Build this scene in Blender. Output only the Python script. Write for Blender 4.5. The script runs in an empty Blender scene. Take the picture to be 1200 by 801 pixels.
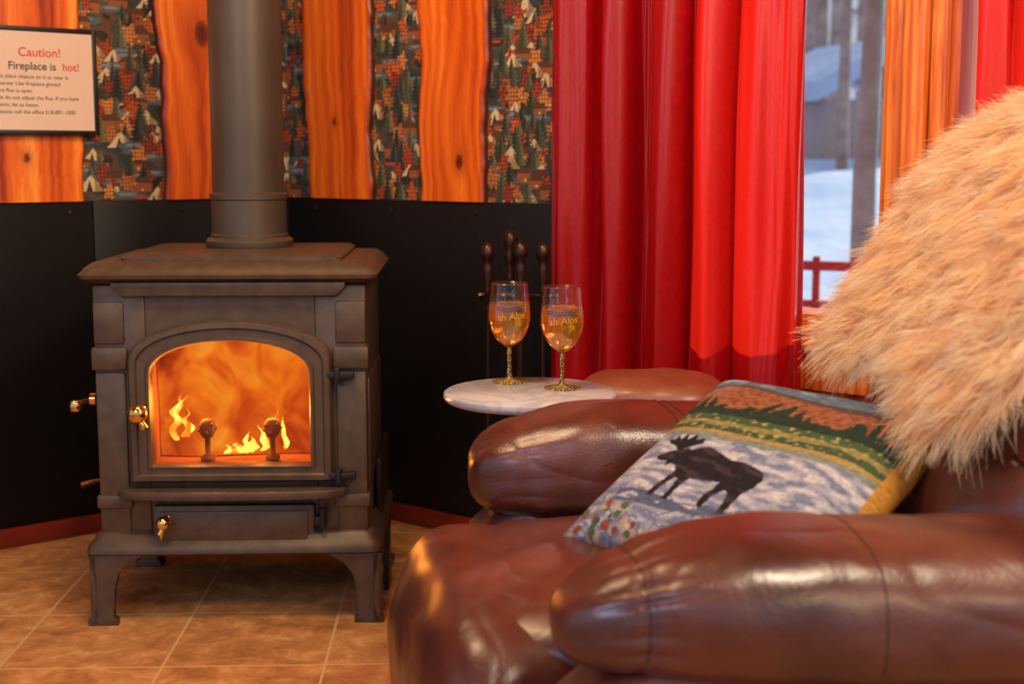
import bpy,bmesh,math,random
import numpy as np
from mathutils import Vector,Matrix,noise,Euler
random.seed(7); rng=np.random.default_rng(7)
scene=bpy.context.scene
COL=scene.collection
try:
    scene.view_settings.view_transform='Standard'
except Exception as e: print(e)
def lin(c):
    r=[]
    for x in c[:3]:
        x=x/255
        r.append(x/12.92 if x<=.04045 else ((x+.055)/1.055)**2.4)
    return tuple(r)+(1,)
# ------------------------------------------------------------ materials
def nmat(name):
    m=bpy.data.materials.new(name); m.use_nodes=True
    nt=m.node_tree; return m,nt,nt.nodes['Principled BSDF'],nt.nodes['Material Output']
def N(nt,t,**k):
    n=nt.nodes.new(t)
    for a,b in k.items():
        if a in n.inputs.keys(): n.inputs[a].default_value=b
        else: setattr(n,a,b)
    return n
def ramp(nt,stops,fac):
    r=nt.nodes.new('ShaderNodeValToRGB'); e=r.color_ramp.elements
    while len(e)<len(stops): e.new(.5)
    for i,(p,c) in enumerate(stops): e[i].position=p; e[i].color=c
    nt.links.new(fac,r.inputs[0]); return r
def coords(nt,scale=(1,1,1)):
    tc=nt.nodes.new('ShaderNodeTexCoord'); mp=nt.nodes.new('ShaderNodeMapping')
    mp.inputs['Scale'].default_value=scale
    nt.links.new(tc.outputs['Object'],mp.inputs[0]); return mp.outputs[0]
def bump(nt,b,h,st,dist):
    bn=N(nt,'ShaderNodeBump'); bn.inputs['Strength'].default_value=st; bn.inputs['Distance'].default_value=dist
    nt.links.new(h,bn.inputs['Height'])
    if b.inputs['Normal'].links: nt.links.new(b.inputs['Normal'].links[0].from_socket,bn.inputs['Normal'])
    nt.links.new(bn.outputs[0],b.inputs['Normal'])
def simple(name,c1,c2=None,rough=.5,metal=0,ns=20,bs=None,bst=.3,bd=.002,sc=(1,1,1),**k):
    m,nt,b,o=nmat(name)
    b.inputs['Roughness'].default_value=rough; b.inputs['Metallic'].default_value=metal
    for a,v in k.items(): b.inputs[a.replace('_',' ')].default_value=v
    co=coords(nt,sc)
    n=N(nt,'ShaderNodeTexNoise'); n.inputs['Scale'].default_value=ns; n.inputs['Detail'].default_value=5
    nt.links.new(co,n.inputs['Vector'])
    r=ramp(nt,[(.3,lin(c1)),(.7,lin(c2 or c1))],n.outputs['Fac'])
    nt.links.new(r.outputs[0],b.inputs['Base Color'])
    if bs:
        n2=N(nt,'ShaderNodeTexNoise'); n2.inputs['Scale'].default_value=bs; n2.inputs['Detail'].default_value=4
        nt.links.new(co,n2.inputs['Vector']); bump(nt,b,n2.outputs['Fac'],bst,bd)
    return m
def wood(name,dark,mid,light,sc=(14,14,1.1),rough=.38):
    m,nt,b,o=nmat(name); b.inputs['Roughness'].default_value=rough
    co=coords(nt,sc)
    n=N(nt,'ShaderNodeTexNoise'); n.inputs['Scale'].default_value=2.2; n.inputs['Detail'].default_value=8; n.inputs['Distortion'].default_value=.8
    nt.links.new(co,n.inputs['Vector'])
    w=N(nt,'ShaderNodeTexWave'); w.bands_direction='X'; w.inputs['Scale'].default_value=.5; w.inputs['Distortion'].default_value=7; w.inputs['Detail'].default_value=3; w.inputs['Detail Scale'].default_value=.7
    nt.links.new(co,w.inputs['Vector'])
    mx=N(nt,'ShaderNodeMath',operation='MULTIPLY_ADD'); nt.links.new(w.outputs['Fac'],mx.inputs[0]); mx.inputs[1].default_value=.18
    ml=N(nt,'ShaderNodeMath',operation='MULTIPLY'); nt.links.new(n.outputs['Fac'],ml.inputs[0]); ml.inputs[1].default_value=.85
    nt.links.new(ml.outputs[0],mx.inputs[2])
    r=ramp(nt,[(.30,lin(dark)),(.5,lin(mid)),(.70,lin(light))],mx.outputs[0])
    nt.links.new(r.outputs[0],b.inputs['Base Color'])
    bump(nt,b,n.outputs['Fac'],.1,.001)
    return m
def vcol(name,rough=.7,bs=None,bst=.4,bd=.001,trans=0,spec=.5):
    m,nt,b,o=nmat(name); b.inputs['Roughness'].default_value=rough; b.inputs['Specular IOR Level'].default_value=spec
    a=N(nt,'ShaderNodeVertexColor'); a.layer_name='Col'
    nt.links.new(a.outputs[0],b.inputs['Base Color'])
    if bs:
        n=N(nt,'ShaderNodeTexNoise'); n.inputs['Scale'].default_value=bs; nt.links.new(coords(nt),n.inputs['Vector'])
        bump(nt,b,n.outputs['Fac'],bst,bd)
    if trans:
        t=N(nt,'ShaderNodeBsdfTranslucent'); nt.links.new(a.outputs[0],t.inputs[0])
        mx=N(nt,'ShaderNodeMixShader'); mx.inputs[0].default_value=trans
        nt.links.new(b.outputs[0],mx.inputs[1]); nt.links.new(t.outputs[0],mx.inputs[2]); nt.links.new(mx.outputs[0],o.inputs[0])
    return m
def thin_glass(name,tint=(1,1,1,1),gl=.08,fac=.55):
    m,nt,b,o=nmat(name); nt.nodes.remove(b)
    t=N(nt,'ShaderNodeBsdfTransparent'); t.inputs[0].default_value=tint
    g=N(nt,'ShaderNodeBsdfGlossy'); g.inputs['Roughness'].default_value=.03
    lw=N(nt,'ShaderNodeLayerWeight'); lw.inputs[0].default_value=.35
    mt=N(nt,'ShaderNodeMath',operation='MULTIPLY_ADD'); mt.inputs[1].default_value=fac; mt.inputs[2].default_value=gl
    nt.links.new(lw.outputs['Facing'],mt.inputs[0])
    mx=N(nt,'ShaderNodeMixShader'); nt.links.new(mt.outputs[0],mx.inputs[0])
    nt.links.new(t.outputs[0],mx.inputs[1]); nt.links.new(g.outputs[0],mx.inputs[2]); nt.links.new(mx.outputs[0],o.inputs[0])
    return m

M_iron=simple('cast_iron',(74,58,45),(92,73,56),rough=.45,metal=.3,ns=30,bs=260,bst=.25,bd=.001)
M_irondark=simple('dark_iron',(34,28,24),(46,38,32),rough=.5,metal=.4,bs=200,bst=.2)
M_pipe=simple('stove_pipe_paint',(74,62,50),(86,72,58),rough=.42,metal=.3,ns=6)
M_brass=simple('polished_brass',(225,175,90),(235,195,120),rough=.15,metal=1)
M_black=simple('black_board',(8,7,8),(15,13,13),rough=.5,ns=60,bs=320,bst=.5,bd=.0015,Specular_IOR_Level=.3)
M_slab=vcol('stained_pine_slab',.38,bs=60,bst=.12,bd=.002)
M_trimwood=wood('window_pine',(176,72,18),(222,112,34),(240,146,62),sc=(30,30,2.2),rough=.35)
M_wallwood=wood('wall_pine',(120,48,14),(180,82,24),(205,110,42),sc=(10,10,1.2),rough=.5)
M_base=simple('red_baseboard',(100,28,16),(130,42,22),rough=.4,ns=12)
M_paper=vcol('wallpaper_print',.75)
M_ceil=simple('ceiling_boards',(150,90,45),(180,112,60),rough=.6,ns=4)

def curtain_mat():
    m,nt,b,o=nmat('red_satin'); b.inputs['Roughness'].default_value=.34
    co=coords(nt,(160,1,60)); n=N(nt,'ShaderNodeTexNoise'); n.inputs['Scale'].default_value=1; nt.links.new(co,n.inputs['Vector'])
    r=ramp(nt,[(.3,lin((146,4,12))),(.7,lin((176,9,17)))],n.outputs['Fac']); nt.links.new(r.outputs[0],b.inputs['Base Color'])
    t=N(nt,'ShaderNodeBsdfTranslucent'); t.inputs[0].default_value=lin((250,44,22))
    mx=N(nt,'ShaderNodeMixShader'); mx.inputs[0].default_value=.28
    nt.links.new(b.outputs[0],mx.inputs[1]); nt.links.new(t.outputs[0],mx.inputs[2]); nt.links.new(mx.outputs[0],o.inputs[0])
    c2=coords(nt,(25,1,6)); n2=N(nt,'ShaderNodeTexNoise'); n2.inputs['Scale'].default_value=1; nt.links.new(c2,n2.inputs['Vector']); bump(nt,b,n2.outputs['Fac'],.3,.006)
    return m
M_curt=curtain_mat()
def leather(name,c1,c2,rough=.33):
    m,nt,b,o=nmat(name)
    b.inputs['Specular IOR Level'].default_value=.7
    b.inputs['Coat Weight'].default_value=.3; b.inputs['Coat Roughness'].default_value=.26
    co=coords(nt)
    n=N(nt,'ShaderNodeTexNoise'); n.inputs['Scale'].default_value=7; n.inputs['Detail'].default_value=6; nt.links.new(co,n.inputs['Vector'])
    r=ramp(nt,[(.3,lin(c1)),(.7,lin(c2))],n.outputs['Fac']); nt.links.new(r.outputs[0],b.inputs['Base Color'])
    rr=ramp(nt,[(.2,(rough-.08,)*3+(1,)),(.8,(rough+.14,)*3+(1,))],n.outputs['Fac']); nt.links.new(rr.outputs[0],b.inputs['Roughness'])
    w=N(nt,'ShaderNodeTexNoise'); w.inputs['Scale'].default_value=11; w.inputs['Detail'].default_value=5; w.inputs['Distortion'].default_value=1.2; nt.links.new(co,w.inputs['Vector'])
    bump(nt,b,w.outputs['Fac'],.45,.007)
    v=N(nt,'ShaderNodeTexVoronoi'); v.inputs['Scale'].default_value=330; nt.links.new(co,v.inputs['Vector'])
    bump(nt,b,v.outputs['Distance'],.25,.0012)
    return m
M_lea=leather('brown_leather',(64,26,20),(104,46,29))
M_lea2=leather('tan_leather',(116,54,32),(146,74,44),.5)
M_stitch=simple('stitching',(40,16,12),(54,24,16),rough=.6)

def tile_mat():
    m,nt,b,o=nmat('slate_tile')
    tc=nt.nodes.new('ShaderNodeTexCoord'); mp=nt.nodes.new('ShaderNodeMapping')
    mp.inputs['Location'].default_value=(.2767+.322*20,-2.944+.322*20,0)
    nt.links.new(tc.outputs['Object'],mp.inputs[0])
    br=N(nt,'ShaderNodeTexBrick'); br.offset=0; br.inputs['Scale'].default_value=1; br.inputs['Brick Width'].default_value=.322; br.inputs['Row Height'].default_value=.322
    br.inputs['Mortar Size'].default_value=.0032; br.inputs['Mortar Smooth'].default_value=.2
    br.inputs['Color1'].default_value=(.3,.3,.3,1); br.inputs['Color2'].default_value=(.7,.7,.7,1); br.inputs['Mortar'].default_value=(0,0,0,1)
    nt.links.new(mp.outputs[0],br.inputs['Vector'])
    n=N(nt,'ShaderNodeTexNoise'); n.inputs['Scale'].default_value=13; n.inputs['Detail'].default_value=12; n.inputs['Roughness'].default_value=.7; n.inputs['Distortion'].default_value=.4; nt.links.new(mp.outputs[0],n.inputs['Vector'])
    r=ramp(nt,[(.3,lin((140,90,50))),(.52,lin((190,132,78))),(.72,lin((226,176,118)))],n.outputs['Fac'])
    mu=N(nt,'ShaderNodeMix',data_type='RGBA',blend_type='SOFT_LIGHT'); mu.inputs[0].default_value=.6
    nt.links.new(r.outputs[0],mu.inputs[6]); nt.links.new(br.outputs['Color'],mu.inputs[7])
    mx=N(nt,'ShaderNodeMix',data_type='RGBA'); nt.links.new(br.outputs['Fac'],mx.inputs[0]); nt.links.new(mu.outputs[2],mx.inputs[6]); mx.inputs[7].default_value=lin((206,166,116))
    nt.links.new(mx.outputs[2],b.inputs['Base Color']); b.inputs['Roughness'].default_value=.5
    bump(nt,b,n.outputs['Fac'],.45,.005)
    return m
M_tile=tile_mat()

# ------------------------------------------------------------ mesh builder
class B:
    def __init__(s): s.bm=bmesh.new()
    def merge(s,bm,M=None,mi=0):
        for f in bm.faces: f.material_index=mi
        if M is not None: bm.transform(M)
        me=bpy.data.meshes.new('tmp'); bm.to_mesh(me); bm.free(); s.bm.from_mesh(me); bpy.data.meshes.remove(me); return s
    def box(s,a,b,bev=.0,seg=2,M=None,mi=0):
        bm=bmesh.new(); bmesh.ops.create_cube(bm,size=1)
        a=Vector(a); b=Vector(b)
        for v in bm.verts: v.co=Vector([(a[i]+b[i])/2+v.co[i]*abs(b[i]-a[i]) for i in range(3)])
        if bev: bmesh.ops.bevel(bm,geom=list(bm.edges),offset=bev,segments=seg,profile=.5,affect='EDGES')
        return s.merge(bm,M,mi)
    def loops(s,L,capa=True,capb=True,M=None,mi=0,close=True):
        bm=bmesh.new(); R=[[bm.verts.new(p) for p in l] for l in L]; n=len(L[0])
        for i in range(len(R)-1):
            for j in range(n if close else n-1):
                k=(j+1)%n
                try: bm.faces.new((R[i][j],R[i][k],R[i+1][k],R[i+1][j]))
                except: pass
        if capa: bm.faces.new(R[0])
        if capb: bm.faces.new(R[-1])
        bmesh.ops.remove_doubles(bm,verts=bm.verts,dist=1e-6)
        bmesh.ops.recalc_face_normals(bm,faces=bm.faces)
        return s.merge(bm,M,mi)
    def lathe(s,prof,seg=32,M=None,mi=0):
        L=[[(max(r,1e-7)*math.cos(2*math.pi*j/seg),max(r,1e-7)*math.sin(2*math.pi*j/seg),z) for j in range(seg)] for r,z in prof]
        return s.loops(L,prof[0][0]>1e-4,prof[-1][0]>1e-4,M,mi)
    def tube(s,pts,r,seg=8,M=None,mi=0):
        pts=[Vector(p) for p in pts]; L=[]; up=None
        for i,p in enumerate(pts):
            t=(pts[min(i+1,len(pts)-1)]-pts[max(i-1,0)]).normalized()
            if up is None: up=Vector((0,0,1)) if abs(t.z)<.9 else Vector((1,0,0))
            a=t.cross(up).normalized(); bb=a.cross(t).normalized(); up=bb
            rr=r[i] if isinstance(r,(list,tuple)) else r
            L.append([p+a*math.cos(2*math.pi*j/seg)*rr+bb*math.sin(2*math.pi*j/seg)*rr for j in range(seg)])
        return s.loops(L,True,True,M,mi)
    def prism(s,pts,d0,d1,axis='y',bev=0,M=None,mi=0):
        def mk(p,d): return (p[0],d,p[1]) if axis=='y' else ((d,p[0],p[1]) if axis=='x' else (p[0],p[1],d))
        bm=bmesh.new(); a=[bm.verts.new(mk(p,d0)) for p in pts]; b=[bm.verts.new(mk(p,d1)) for p in pts]; n=len(pts)
        for j in range(n): bm.faces.new((a[j],a[(j+1)%n],b[(j+1)%n],b[j]))
        fa=bm.faces.new(a); fb=bm.faces.new(b)
        bmesh.ops.recalc_face_normals(bm,faces=bm.faces)
        if bev: bmesh.ops.bevel(bm,geom=list(set(fa.edges)|set(fb.edges)),offset=bev,segments=2,profile=.5,affect='EDGES')
        return s.merge(bm,M,mi)
    def obj(s,name,mat,parent=None,loc=(0,0,0),rz=0,smooth=40,label=None):
        me=bpy.data.meshes.new(name); s.bm.to_mesh(me); s.bm.free()
        for m in (mat if isinstance(mat,list) else [mat]): me.materials.append(m)
        if smooth:
            me.shade_smooth()
            if smooth<180: me.set_sharp_from_angle(angle=math.radians(smooth))
        return mk(name,me,parent,loc,rz,label)
def mk(name,me,parent=None,loc=(0,0,0),rz=0,label=None):
    o=bpy.data.objects.new(name,me); COL.objects.link(o); o.location=loc; o.rotation_euler=(0,0,rz)
    if parent: o.parent=parent
    if label: o['label']=label
    return o
def empty(name,loc,rz=0):
    return mk(name,None,None,loc,rz)
def top(o,label,cat,group=None):
    o['label']=label; o['category']=cat
    if group: o['group']=group
    return o
def struct(o,label,cat):
    o['kind']='structure'; return top(o,label,cat)
def grid_obj(name,V,nx,ny,mat,col=None,parent=None,loc=(0,0,0),rz=0):
    V=np.asarray(V,dtype=np.float32).reshape(-1,3)
    i=np.arange(ny-1)[:,None]*nx+np.arange(nx-1)[None,:]
    F=np.stack([i,i+1,i+nx+1,i+nx],-1).reshape(-1,4)
    return np_mesh(name,V,F,mat,col,parent,loc,rz)
def np_mesh(name,V,F,mat,col=None,parent=None,loc=(0,0,0),rz=0,smooth=True,mi=None):
    me=bpy.data.meshes.new(name)
    me.vertices.add(len(V)); me.vertices.foreach_set('co',np.asarray(V,dtype=np.float32).ravel())
    me.loops.add(F.size); me.loops.foreach_set('vertex_index',F.astype(np.int32).ravel())
    me.polygons.add(len(F)); me.polygons.foreach_set('loop_start',np.arange(0,F.size,4,dtype=np.int32))
    for m in (mat if isinstance(mat,list) else [mat]): me.materials.append(m)
    if mi is not None: me.polygons.foreach_set('material_index',mi.astype(np.int32))
    me.update(calc_edges=True); me.validate()
    if smooth: me.shade_smooth()
    if col is not None:
        ca=me.color_attributes.new('Col','FLOAT_COLOR','POINT')
        c=np.ones((len(V),4),dtype=np.float32); c[:,:3]=col.reshape(-1,3); ca.data.foreach_set('color',c.ravel())
    return mk(name,me,parent,loc,rz)
def text_mesh(body,size,mat,name,parent,loc,wrap=None,align='CENTER',rotx=math.pi/2,bold=0):
    cu=bpy.data.curves.new('t','FONT'); cu.body=body; cu.size=size; cu.align_x=align; cu.align_y='CENTER'; cu.extrude=.0002; cu.offset=bold
    t=bpy.data.objects.new('t',cu); COL.objects.link(t); bpy.context.view_layer.update()
    me=bpy.data.meshes.new_from_object(t.evaluated_get(bpy.context.evaluated_depsgraph_get()))
    bpy.data.objects.remove(t)
    if wrap:
        for v in me.vertices: v.co=wrap(v.co)
    else: me.transform(Matrix.Rotation(rotx,4,'X'))
    me.materials.clear(); me.materials.append(mat)
    return mk(name,me,parent,loc)

# ------------------------------------------------------------ room
CX,CY=-.644,3.99; TH=math.radians(38.67)
def wr(t,y=0,z=0):
    c,s=math.cos(-TH),math.sin(-TH); return (CX+c*t-s*y,CY+s*t+c*y,z)
def wl(x,y=0,z=0):
    c,s=math.cos(TH),math.sin(TH); return (CX+c*x-s*y,CY+s*x+c*y,z)
H=2.45
fl=B().box((-4,-2.2,-.05),(4,4.6,0)).obj('floor',M_tile,rz=math.radians(2.1),smooth=0)
struct(fl,'tan and brown slate tile floor with pale grout','floor')
ce=B().box((-3.2,-1.2,H),(3.2,4.2,H+.05)).obj('ceiling',M_ceil,smooth=0)
struct(ce,'stained wooden board ceiling','ceiling')
wL=B().box((-3.4,0,0),(.12,.12,H)).obj('wall_left',M_wallwood,loc=(CX,CY,0),rz=TH,smooth=0)
struct(wL,'cabin wall of orange live-edge pine slabs, landscape wallpaper and black board below','wall')
W1=(1.42,1.845); W2=(1.936,2.62); ZS,ZT=.62,2.1  # first window's hidden left edge shaped so sun lights only the curtain's right
wR=(B().box((0,0,0),(W1[0],.12,H)).box((W1[0],0,0),(W2[1],.12,ZS)).box((W1[0],0,ZT),(W2[1],.12,H))
    .box((W1[1],0,ZS),(W2[0],.12,ZT)).box((W2[1],0,0),(4.2,.12,H))).obj('wall_right',M_wallwood,loc=(CX,CY,0),rz=-TH,smooth=0)
struct(wR,'cabin wall with windows, orange pine slabs and landscape wallpaper','wall')
B().box((-2.6,-.016,.05),(-.6,-.001,.888),.002).obj('black_board',M_black,wL,label='black textured heat shield board')
B().box((-.597,-.014,.05),(-.001,-.001,.888),.002).obj('black_board',M_black,wL,label='black textured heat shield board')
B().box((.001,-.015,.05),(1.12,-.001,.888),.002).obj('black_board',M_black,wR,label='black textured heat shield board')
for par,sgn,xs in ((wL,-1,[.1,.35,.66,.9]),(wR,1,[.12,.42,.72,1.0])):
    for x in xs: B().lathe([(0,.004),(.006,.003),(.007,0)],12,Matrix.Translation((sgn*x,-.016,.86))@Matrix.Rotation(math.pi/2,4,'X')).obj('screw',M_irondark,par)
bL=B().box((-2.6,-.03,0),(-.0,-.0,.05),.004).obj('baseboard_left',M_base,loc=(CX,CY,0),rz=TH); struct(bL,'dark red wooden baseboard','baseboard')
bR=B().box((0,-.03,0),(4,-.0,.05),.004).obj('baseboard_right',M_base,loc=(CX,CY,0),rz=-TH); struct(bR,'dark red wooden baseboard','baseboard')

def L3(c): return np.array(lin(c)[:3],dtype=np.float32)
L3C=[L3(c) for c in [(26,28,22),(46,52,36),(52,62,66),(92,62,36),(34,36,28)]]
def paint(W,Hh,res,seed):
    r=random.Random(seed); nx=int(W/res)+1; nz=int(Hh/res)+1
    img=np.zeros((nz,nx,3),np.float32)
    for j in range(nz):
        for i in range(0,nx):
            v=noise.noise(Vector((i*res*14+seed,j*res*26,seed)))
            img[j,i]=L3C[int(min(4,max(0,(v+.55)*4.5)))]
    img*=(.75+.5*np.random.default_rng(seed).random((nz,nx,1))).astype(np.float32)
    greens=[(56,64,42),(76,80,50),(46,58,50),(92,94,60),(36,42,32)]
    fall=[(202,94,38),(170,64,30),(216,136,64),(144,52,28),(186,112,54)]
    n=int(W*Hh/(.025*.025)); ms=sorted([(r.uniform(0,Hh),r.uniform(-.02,W+.02)) for _ in range(n)],reverse=True)
    for z,x in ms:
        k=r.random(); s=r.uniform(1.0,1.6)
        w,h=.06*s,.09*s
        i0,i1=max(0,int((x-w)/res)),min(nx,int((x+w)/res)+1); j0,j1=max(0,int((z-.02)/res)),min(nz,int((z+h)/res)+1)
        if i1<=i0 or j1<=j0: continue
        X,Z=np.meshgrid(np.arange(i0,i1)*res-x,np.arange(j0,j1)*res-z); sub=img[j0:j1,i0:i1]
        def put(mask,c,f=1): sub[mask]=sub[mask]*(1-f)+L3(c)*f
        if k<.30:
            hh=.055*s; ph=r.uniform(0,6); wd=.016*s*(1-Z/hh)*(1+.35*np.sin(Z*600+ph)); c=r.choice(greens)
            put((Z>0)&(Z<hh)&(np.abs(X)<wd),c); put((Z>0)&(Z<hh)&(X<0)&(X>-wd*.8),tuple(int(q*.7) for q in c))
            put((Z>.0)&(Z<hh)&(X>wd*.55)&(X<wd),tuple(min(255,q+30) for q in c))
        elif k<.58:
            c=r.choice(fall); s*=.9; ph=r.uniform(0,6); d=np.hypot(X,(Z-.02*s)*.7)*(1+.25*np.sin(np.arctan2(Z-.02*s,X)*5+ph)); R=.014*s
            put(d<R,tuple(int(q*.5) for q in c)); put((d<R*.9)&(np.sin(X*700+ph)+np.sin(Z*620+ph)>-.3),c)
            put((np.abs(X)<.0015)&(Z>-.006)&(Z<.008),(40,26,16))
        elif k<.70:
            hh=.027*s; put((Z>0)&(Z<hh)&(np.abs(X)<.024*s*(1-Z/hh)+.001),(208,184,142)); put((Z>0)&(Z<hh)&(X>.006*s)&(X<.024*s*(1-Z/hh)),(150,122,86))
            put((Z>0)&(Z<hh*.7)&(np.abs(X+.004)<.006*s*(1-Z/hh/.7)),(52,40,30))
        elif k<.82:
            put((np.hypot(X*.4,(Z-.006)*1.8)<.014*s),(76,92,100)); put((np.hypot(X*.5,(Z-.008)*3)<.010*s),(124,132,130))
        elif k<.94:
            put((Z>0)&(Z<.016*s)&(np.abs(X)<.018*s),(146,84,42)); put((Z>=.016*s)&(Z<.028*s)&(np.abs(X)<.024*s*(1-(Z-.016*s)/(.02*s))),(86,50,34)); put((Z>.004)&(Z<.010)&(np.abs(X)<.003),(236,190,100))
        else:
            put((Z>0)&(Z<.006)&(np.abs(X)<.022-.4*(.006-Z)),(180,66,42))
    return img*.9,nx,nz
def wallpaper(par,x0,x1,seed,z0=.88,z1=2.4):
    res=.0026; img,nx,nz=paint(x1-x0,z1-z0,res,seed)
    X,Z=np.meshgrid(x0+np.arange(nx)*res,z0+np.arange(nz)*res)
    V=np.stack([X,np.full_like(X,-.002),Z],-1)
    grid_obj('wallpaper',V,nx,nz,M_paper,img,par)
wallpaper(wL,-.24,-.001,1); wallpaper(wL,-.66,-.37,2)
wallpaper(wR,.001,.14,3); wallpaper(wR,.30,.57,4); wallpaper(wR,.72,1.12,5)
cw=[L3((140,38,6)),L3((200,80,12)),L3((234,112,24)),L3((252,160,62))]
def slab(par,x0,x1,seed,knots=(),z0=.888,z1=2.42,sl0=0,sl1=0):
    nx,nz=72,440
    zs=np.linspace(z0,z1,nz); rd=random.Random(seed)
    ks=list(knots)+[(rd.uniform(.15,.85),rd.uniform(1.5,2.4),rd.uniform(.006,.014)) for _ in range(3)]
    V=np.zeros((nz,nx+4,3),np.float32); C=np.zeros((nz,nx+4,3),np.float32)
    for j,z in enumerate(zs):
        f=(z-z0)/(z1-z0)
        l=x0+sl0*f*2+.010*noise.noise(Vector((seed,z*6,0)))+.005*noise.noise(Vector((seed,z*22,3)))+.016*noise.noise(Vector((seed,z*2.4,7)))
        r=x1+sl1*f*2+.010*noise.noise(Vector((seed+9,z*6,0)))+.005*noise.noise(Vector((seed+9,z*22,3)))+.016*noise.noise(Vector((seed+9,z*2.4,7)))
        cols=[(l,-.001),(l+.001,-.013)]+[(l+.007+(r-l-.014)*i/(nx-1),-.022) for i in range(nx)]+[(r-.001,-.013),(r,-.001)]
        for i,(x,y) in enumerate(cols):
            V[j,i]=(x,y,z)
            u=(x-l); g=u; dk=0; halo=0
            for kx,kz,kr in ks:
                dx=x-(x0+kx*(x1-x0)); dz=(z-kz)
                rr=math.hypot(dx,dz*.6)
                g-= .9*kr*math.copysign(1,dx)*math.exp(-(rr/(kr*2.4))**2)*min(1,abs(dx)/kr)
                if rr<kr: dk=max(dk,1-.55*(rr/kr)**2+.15*math.sin(rr*1800))
                halo=max(halo,math.exp(-(rr/(kr*1.9))**2)*.6)
            a=noise.noise(Vector((g*14+seed,z*.9,seed)))
            rings=.5+.5*math.sin((g*170+11*noise.noise(Vector((g*9,z*1.4,seed*3)))+z*1.5))
            fine=noise.noise(Vector((g*260,z*7,seed)))+.6*noise.noise(Vector((g*600,z*14,seed)))
            v=1.5+1.7*a+.7*(rings-.5)+.5*fine
            edge=min(i,nx+3-i)
            if edge<=5: v-= (5-edge)*.35
            v=min(2.999,max(0,v)); k=int(v); c=cw[k]*(1-(v-k))+cw[k+1]*(v-k) if k<3 else cw[3]
            c=c*(1-halo)+cw[0]*halo*.8
            dk=max(0,min(1,dk))
            if dk>0: c=c*(1-dk)+L3((84,20,6))*dk
            if edge<=1: c=L3((70,30,14))*(1+fine*.6)
            C[j,i]=np.clip(c,0,1)
    grid_obj('pine_slab',V,nx+4,nz,M_slab,C,par)
slab(wL,-.40,-.20,1,[(.62,1.335,.022)]); slab(wL,-.95,-.62,2,[(.55,1.0,.008)])
slab(wR,.10,.345,11,[(.45,1.10,.007)],sl0=-.04,sl1=.01); slab(wR,.525,.755,12,[(.62,.99,.012)],sl1=.005); slab(wR,1.02,1.19,14)

# windows
M_glass=thin_glass('window_pane',(.97,.98,1,1),.02,.2)
for k,(a,b_) in enumerate((W1,W2)):
    o=(B().box((a,-.012,ZS),(a+.035,.11,ZT),.004).box((b_-.035,-.012,ZS),(b_,.11,ZT),.004).box((a+.035,-.012,ZS),(b_-.035,.11,ZS+.045),.004).box((a+.035,-.012,ZT-.045),(b_-.035,.11,ZT),.004)
      ).obj('window_%d'%(k+1),M_trimwood,loc=(CX,CY,0),rz=-TH)
    struct(o,'tall window with orange stained pine frame looking out on snow','window')
    B().box((a+.03,.043,ZS+.04),(b_-.03,.047,ZT-.04)).obj('window_pane',M_glass,o,smooth=0)
t1=(B().box((W1[1]-.016,-.034,ZS-.02),(W1[1]+.014,-.0125,ZT),.004).box((W1[1]+.018,-.050,ZS-.02),(W1[1]+.068,-.001,ZT),.006).box((W1[1]+.072,-.034,ZS-.02),(W2[0]+.014,-.0125,ZT),.004)).obj('trim_1',M_trimwood,loc=(CX,CY,0),rz=-TH)
struct(t1,'stepped orange pine casing between the windows','trim')
t2=(B().box((W1[0]-.06,-.05,ZS-.03),(W2[1]+.06,-.0,ZS-.003),.006).box((W1[0]-.04,-.022,ZS-.12),(W2[1]+.04,-.0,ZS-.031),.004)).obj('trim_2',M_trimwood,loc=(CX,CY,0),rz=-TH)
struct(t2,'orange pine window sill and apron','trim')

# curtains
def curtain(t0,t1,seed,amp,nf,y0,label,z0=.03,z1=2.14,tape=0):
    nx,nz=260,160; W=t1-t0
    V=np.zeros((nz,nx,3))
    for j in range(nz):
        z=z0+(z1-z0)*j/(nz-1)
        for i in range(nx):
            f=i/(nx-1); x=f*W
            ff=f+.08*noise.noise(Vector((f*3,z*.5,seed)))+.06*noise.noise(Vector((f*6,0,seed+3)))
            ph=2*math.pi*nf*ff
            a=amp*(.9+.9*noise.noise(Vector((f*4,seed,z*.4))))
            sn=math.sin(ph+seed)
            y=a*(math.copysign(abs(sn)**.75,sn)+.30*math.sin(2.0*ph+seed*2+.8*z))+.014*noise.noise(Vector((f*9,z*1.3,seed)))+.010*noise.noise(Vector((f*24,z*1.8,seed)))
            x+=.016*math.cos(ph+seed)+.008*noise.noise(Vector((f*2,z*1.5,seed+4)))
            if tape and f>.86: y+=.0045*math.sin(z*150+f*20)*math.sin((f-.86)/.14*math.pi)
            V[j,i]=(x,y,z)
    p=wr(t0,y0)
    o=grid_obj('curtain',V,nx,nz,M_curt,None,None,p,-TH)
    return top(o,label,'curtain','red curtains')
curtain(.980,1.345,1.0,.034,2.6,-.085,'shiny red curtain panel hanging beside the black board',tape=1)
curtain(1.325,1.712,2.3,.036,3.1,-.150,'red curtain panel glowing with sunlight beside the window')
curtain(2.045,2.5,4.1,.026,4,-.105,'red curtain panel on the far side of the second window')
rod=B().tube([(.9,-.105,2.16),(2.7,-.105,2.16)],.012,12).obj('curtain_rod',M_irondark,loc=(CX,CY,0),rz=-TH)
for x in (.95,2.66): B().box((x-.01,-.11,2.14),(x+.01,0,2.15),.002).obj('bracket',M_irondark,rod)
top(rod,'dark metal curtain rod above the windows','curtain rod')

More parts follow.
